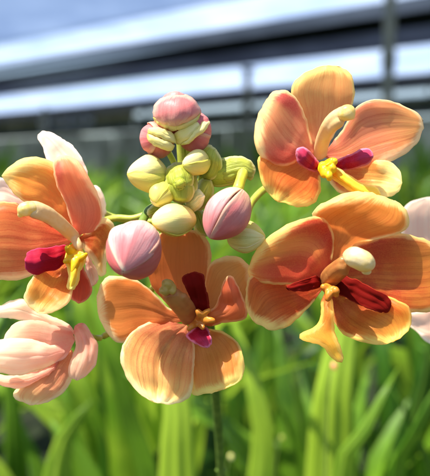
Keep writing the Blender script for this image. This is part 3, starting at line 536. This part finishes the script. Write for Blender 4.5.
near_plant(gp(70,.50), [([(60,900,.5),(56,560,.5),(62,450,.5),(92,400,.5)], .05, 'leafA', .5), ([(80,900,.52),(96,560,.52),(88,480,.52),(50,420,.52)], .05, 'leafB', -.5), ([(50,900,.54),(20,600,.54),(10,500,.54),(-20,440,.54)], .05, 'leafA', -.3), ([(90,900,.5),(130,600,.5),(140,500,.5),(176,430,.5)], .045, 'leafB', .3)], 'low bright green plant filling the bottom left corner')
near_plant(gp(120,.78), [([(120,900,.78),(96,560,.78),(76,430,.78),(70,300,.8)], .055, 'leafC', .4), ([(130,900,.8),(140,560,.8),(152,430,.8),(146,300,.82)], .055, 'leafB', -.5), ([(120,900,.86),(112,560,.86),(108,300,.86),(116,190,.88)], .045, 'leafB', .2)], 'dark green plant behind the large pink bud')

# prototypes for the beds further back, copied one object each
def foliage_mesh(n, h, mk, seed):
    rr = random.Random(seed); V = []; Fc = []; UV = []
    for k in range(n):
        az = rr.uniform(0, 6.28); L = h*rr.uniform(.75, 1.12); lean = rr.uniform(.10, .55); d = Vector((math.cos(az), math.sin(az), 0))
        pts = [d*.02, d*(.02+.10*lean*L)+Vector((0, 0, .35*L)), d*(lean*.38*L)+Vector((0, 0, .75*L)), d*(lean*L*.85)+Vector((0, 0, L*(1-.28*lean)))]
        v, f, u = leaf_geo(pts, L*rr.uniform(.045, .08), nseg=12, pleats=1, face=Vector((-d.y, d.x, 0)).cross(Vector((0, 0, 1)))+Vector((0, 0, .3)), twist=rr.uniform(-1.2, 1.2))
        o = len(V); V += v; UV += u; Fc += [[a+o for a in q] for q in f]
    me_o = build('orchid_plant', V, Fc, M[mk], None, UV, None, True, 0)
    return me_o
protos = [foliage_mesh(22, .80, ('leafA', 'leafB', 'leafC', 'leafB', 'leafC')[k], 40+k) for k in range(5)]
used = set(); cnt = 0; rr = random.Random(5)
def put(x, y, s, lab):
    global cnt
    k = rr.randrange(5)
    if k not in used: o = protos[k]; used.add(k)
    else: o = protos[k].copy(); COL.objects.link(o)
    o.location = (x, y, 0); o.rotation_euler = (0, 0, rr.uniform(0, 6.28)); o.scale = (s, s, s*rr.uniform(.93, 1.08))
    tag(o, lab, 'plant', 'leafy plants in the greenhouse beds'); cnt += 1
y = .80
while y < 17:
    step = .20 + .07*y
    half = .40*y + .25
    x = -half + rr.uniform(0, step)
    while x < half:
        put(x, y + rr.uniform(-.3, .3)*step, rr.uniform(.88, 1.02) * (.80 + .30*min(1, max(0, y-.6)/5)**.6), 'blurred green strap leaved plant in the beds before the far wall' if y > 3 else 'soft focus green strap leaved plant close behind the flower spray')
        x += step * rr.uniform(.75, 1.25)
    y += step * 1.15
for (px, Y, sc_, lab) in [(262,13.0,2.3,'tall leafy plant against the far wall left of the highest flower'), (424,9.0,1.75,'tall leafy plant before the far wall at the right edge'), (2,9.0,1.7,'tall leafy plant before the far wall at the left edge'), (232,15.5,2.0,'tall leafy plant against the far wall behind the bud cluster'), (120,19.0,1.9,'low leafy plant against the far wall right of the left flower')]:
    o = protos[1].copy(); COL.objects.link(o); o.location = ((px-215)/FPX*Y, Y, 0); o.scale = (sc_*1.1, sc_*1.1, sc_); o.rotation_euler = (0, 0, Y)
    tag(o, lab, 'plant', 'tall plants by the far wall')
for k in range(5):
    if k not in used: bpy.data.objects.remove(protos[k])
print('bed plants', cnt)

# small faded blossoms among the leaves
for (x, y_, d, lab, mk) in [(334, 366, .44, 'small faded orange blossom low under the copper flower lip', 'E_orange'), (231, 457, .55, 'tiny pale yellow bud beside the stalk near the bottom', 'bract_pale'), (282, 438, .62, 'tiny green seed pod among the leaves at the bottom', 'bract')]:
    mm = (d-D0)*1000; r0 = P(x, y_, mm); b = empty('spent_bud', r0, lab, 'bud', None)
    k = D0/d
    bud_shells(b, r0, (x, y_), mm, (.2, -.9, .3), 16, 10, [(0,120,M[mk],1),(120,120,M[mk],1),(-120,120,M[mk],1)], bulge=.12)
    tube('pedicel', [(x-1, y_-8, mm), (x-6, y_+20, mm+8), (x-10, y_+300, mm+30), (x-10, y_+1400, mm+60)], [2.5, 2.5, 3, 3], M['stalk'], b, r0)

# ================================================================== SETTING
def simple(name, c1, c2, scale=3.0, rough=.8, trans=0, spec=.3, stretch=None):
    s = NT(name); oc = s.n('ShaderNodeTexCoord').outputs['Object']
    if stretch:
        mp = s.n('ShaderNodeMapping'); s.l(oc, mp.inputs[0]); mp.inputs['Scale'].default_value = stretch; oc = mp.outputs[0]
    n = s.noise(oc, scale, 5, .6)
    return s.surface(s.mix(s.ss(n, .3, .7), srgb(c1), srgb(c2)), rough, trans, None, n, .3, .01, 0, spec)
M['soil'] = simple('soil_floor', '#141C0A', '#263214', 4)
M['sheet_white'] = simple('roof_sheet_white', '#DCE6F4', '#C8D6EA', .8, .5, .8)
M['sheet_blue'] = simple('roof_net_blue_grey', '#A4B4CC', '#B8C6DA', .6, .7, .75)
M['net_grey'] = simple('roof_net_grey', '#868E9A', '#9CA4B0', .6, .8, .6)
M['net_black'] = simple('roof_net_black', '#22262E', '#30343E', .6, .9, .12)
M['net_dusk'] = simple('roof_net_slate', '#6A7080', '#808898', .6, .9, .55)
M['steel'] = simple('painted_steel', '#6E6E60', '#84826E', 6, .5)
M['dark_steel'] = simple('dark_steel', '#1A1C1E', '#2A2C2E', 6, .5)
M['wall_panel'] = simple('wall_panel_grey', '#8E8E7A', '#D8D6C4', 1.6, .8, .7)
M['wall_panel_old'] = simple('wall_panel_weathered', '#5C6448', '#A8A890', 1.8, .8, .65)
M['wall_net'] = simple('wall_net_green', '#3E4630', '#7A7E64', 1.5, .9, .55)
M['pane'] = simple('pane_white', '#F4F8FC', '#E6EEF6', 2, .5, .7)

def slab(name, corners, mat, parent=None, root=None):
    V = [Vector(c) for c in corners]
    return build(name, V, [[0,1,2,3],[7,6,5,4],[0,4,5,1],[1,5,6,2],[2,6,7,3],[3,7,4,0]], mat, parent, None, None, False, 0, root=root)
S = Vector((-.795, .606, 0)).normalized(); N = Vector((.606, .795, 0)).normalized()
def bar(name, s0, s1, c0, c1, z0, z1, mat, parent=None, root=None):
    """box aligned with the greenhouse bays: s along the bays, c across them"""
    q = [S*s0+N*c0, S*s1+N*c0, S*s1+N*c1, S*s0+N*c1]
    return slab(name, [v + Vector((0, 0, z0)) for v in q] + [v + Vector((0, 0, z1)) for v in q], mat, parent, root)
def sheet(name, s0, s1, c0, c1, z, mat, label, cat, group, sag=.05, corr=0):
    V = []; Fc = []; n, m = 24, 10
    for i in range(n+1):
        for j in range(m+1):
            a = i/n; b = j/m
            V.append(S*(s0+(s1-s0)*a) + N*(c0+(c1-c0)*b) + Vector((0, 0, z - sag*math.sin(math.pi*b) + .02*math.sin(a*19+b*4))))
    for i in range(n):
        for j in range(m): q = i*(m+1)+j; Fc.append([q, q+1, q+m+2, q+m+1])
    base = S*s0 + N*c0 + Vector((0, 0, z))
    o = build(name, V, Fc, mat, None, None, None, True, .012, origin=base)
    return tag(o, label, cat, group)

g = build('ground', [Vector((-300, -300, 0)), Vector((300, -300, 0)), Vector((300, 300, 0)), Vector((-300, 300, 0))], [[0, 1, 2, 3]], M['soil'], None, None, None, False)
tag(g, kind='structure')
ZR = 3.2; GR = 'strips of the greenhouse roof'
sheet('roof_sheet', -14, 34, 4.2, 7.45, ZR, M['sheet_blue'], 'blue grey roof net strip nearest the top left corner', 'roof sheet', GR)
sheet('roof_sheet', -14, 34, 7.5, 8.75, ZR-.01, M['sheet_white'], 'upper bright white roof strip crossing the whole top', 'roof sheet', GR)
sheet('roof_sheet', -14, 34, 8.8, 9.55, ZR, M['net_grey'], 'grey roof net strip just under the upper white strip', 'roof sheet', GR)
sheet('roof_sheet', -14, 34, 9.6, 10.5, ZR-.02, M['net_black'], 'black roof net strip between the two white strips', 'roof sheet', GR)
sheet('roof_sheet', -14, 34, 10.55, 12.1, ZR, M['net_dusk'], 'slate roof net strip just above the lower white strip', 'roof sheet', GR)
sheet('roof_sheet', -14, 34, 12.15, 15.35, ZR-.01, M['sheet_white'], 'lower bright white roof strip above the thin black beam', 'roof sheet', GR)
o = bar('roof_beam', -14, 34, 15.4, 15.6, ZR-.36, ZR+.05, M['dark_steel']); tag(o, 'thin black roof beam under the lower white strip', 'beam')

def post(px, Y, rad, label, ztop=ZR+.03):
    x = (px-215)/FPX*Y; b = Vector((x, Y, 0)); t = empty('roof_post', b, label, 'post', 'posts holding the roof')
    n = 18
    for (nm, z0, z1, r, m) in (('shaft', 0, ztop, rad, M['steel']), ('collar', ztop-1.05, ztop-.85, rad*1.25, M['steel']), ('head_plate', ztop, ztop+.03, rad*2.2, M['dark_steel'])):
        V = []; 
        for z in (z0, z1):
            for k in range(n): V.append(b + Vector((r*math.cos(6.2832*k/n), r*math.sin(6.2832*k/n), z)))
        Fc = [[k, (k+1) % n, n+(k+1) % n, n+k] for k in range(n)] + [list(range(n))[::-1], list(range(n, 2*n))]
        build(nm, V, Fc, m, t, None, None, False, 0, root=b)
post(385, 8.6, .075, 'thick grey brown post at the right behind the highest flower')
post(247, 15.0, .085, 'slim post in the centre to the left of the highest flower')
post(47, 23.0, .075, 'far thin post at the left crossing the lower white strip')

# far wall
gl = NT('clear_glazing'); tr = gl.n('ShaderNodeBsdfTransparent'); tr.inputs[0].default_value = (.93, .95, .97, 1); gy = gl.n('ShaderNodeBsdfDiffuse'); gy.inputs[0].default_value = (.8, .85, .9, 1)
gm = gl.n('ShaderNodeMixShader'); gm.inputs[0].default_value = .16; gl.l(tr.outputs[0], gm.inputs[1]); gl.l(gy.outputs[0], gm.inputs[2]); gl.l(gm.outputs[0], gl.out.inputs[0]); M['glazing'] = gl.m
CW = 15.8
wb = N*CW + S*8
w = empty('greenhouse_wall', wb, 'grey far wall of panels with a glazed band and dark netting above', 'wall')
s = -14; rw = random.Random(3)
while s < 34:
    bar('panel', s+.03, s+1.57, CW, CW+.05, 0, 2.20 + rw.uniform(-.03, .03), M['wall_panel' if rw.random() < .7 else 'wall_panel_old'], w, wb); s += 1.6
bar('rail', -14, 34, CW-.06, CW-.004, 2.24, 2.38, M['dark_steel'], w, wb)
bar('netting', -14, 15.4, CW+.01, CW+.04, 2.383, 2.62, M['wall_net'], w, wb)
bar('netting', 15.45, 34, CW+.01, CW+.04, 2.383, 3.15, M['wall_net'], w, wb)
bar('sill_rail', -14, 15.4, CW-.03, CW+.05, 2.623, 2.70, M['steel'], w, wb)
s = -14
while s < 15:
    bar('pane', s+.02, s+2.42, CW+.01, CW+.02, 2.703, 3.15, M['glazing'], w, wb); bar('mullion', s+2.43, s+2.47, CW-.02, CW+.03, 2.703, 3.15, M['steel'], w, wb); s += 2.45
s = -14
while s < 34:
    bar('stud', s-.04, s+.04, CW-.13, CW-.064, 0, 3.1, M['dark_steel'], w, wb); s += 4.8
for s0, wd_ in [(17.4, .42), (18.0, .34), (18.5, .55), (19.25, .36), (19.8, .45)]:
    bar('pane', s0, s0+wd_, CW-.05, CW-.02, 2.60, 3.05, M['pane'], w, wb)

# ================================================================== LIGHT, SKY, CAMERA
to_sun = Vector((-.38, -.20, .90)).normalized()
el = math.asin(to_sun.z); az = math.atan2(to_sun.x, to_sun.y)
wd = bpy.data.worlds.new('World'); sc.world = wd; wd.use_nodes = True
nt = wd.node_tree; bg = nt.nodes['Background']; sk = nt.nodes.new('ShaderNodeTexSky'); sk.sky_type = 'NISHITA'; sk.sun_disc = False
sk.sun_elevation = el; sk.sun_rotation = az; nt.links.new(sk.outputs[0], bg.inputs[0]); bg.inputs[1].default_value = .115
sl = bpy.data.lights.new('sun', 'SUN'); sl.energy = 5.0; sl.angle = math.radians(.5); sl.color = (1, .95, .86)
so = bpy.data.objects.new('sun', sl); COL.objects.link(so); so.rotation_euler = to_sun.to_track_quat('Z', 'Y').to_euler()
cd = bpy.data.cameras.new('camera'); co = bpy.data.objects.new('camera', cd); COL.objects.link(co)
co.location = CAM; co.rotation_euler = (math.radians(90) - PITCH, 0, 0)
cd.sensor_fit = 'VERTICAL'; cd.sensor_height = 24; cd.lens = 24 * FPX / 476
cd.clip_start = .01; cd.clip_end = 1000
cd.dof.use_dof = True; cd.dof.focus_distance = .216; cd.dof.aperture_fstop = cd.lens / 4.8
sc.camera = co
sc.view_settings.view_transform = 'Standard'; sc.view_settings.look = 'None'; sc.view_settings.exposure = 0.9; sc.view_settings.gamma = 1
sc.view_settings.use_curve_mapping = False
sc.render.engine = 'CYCLES'
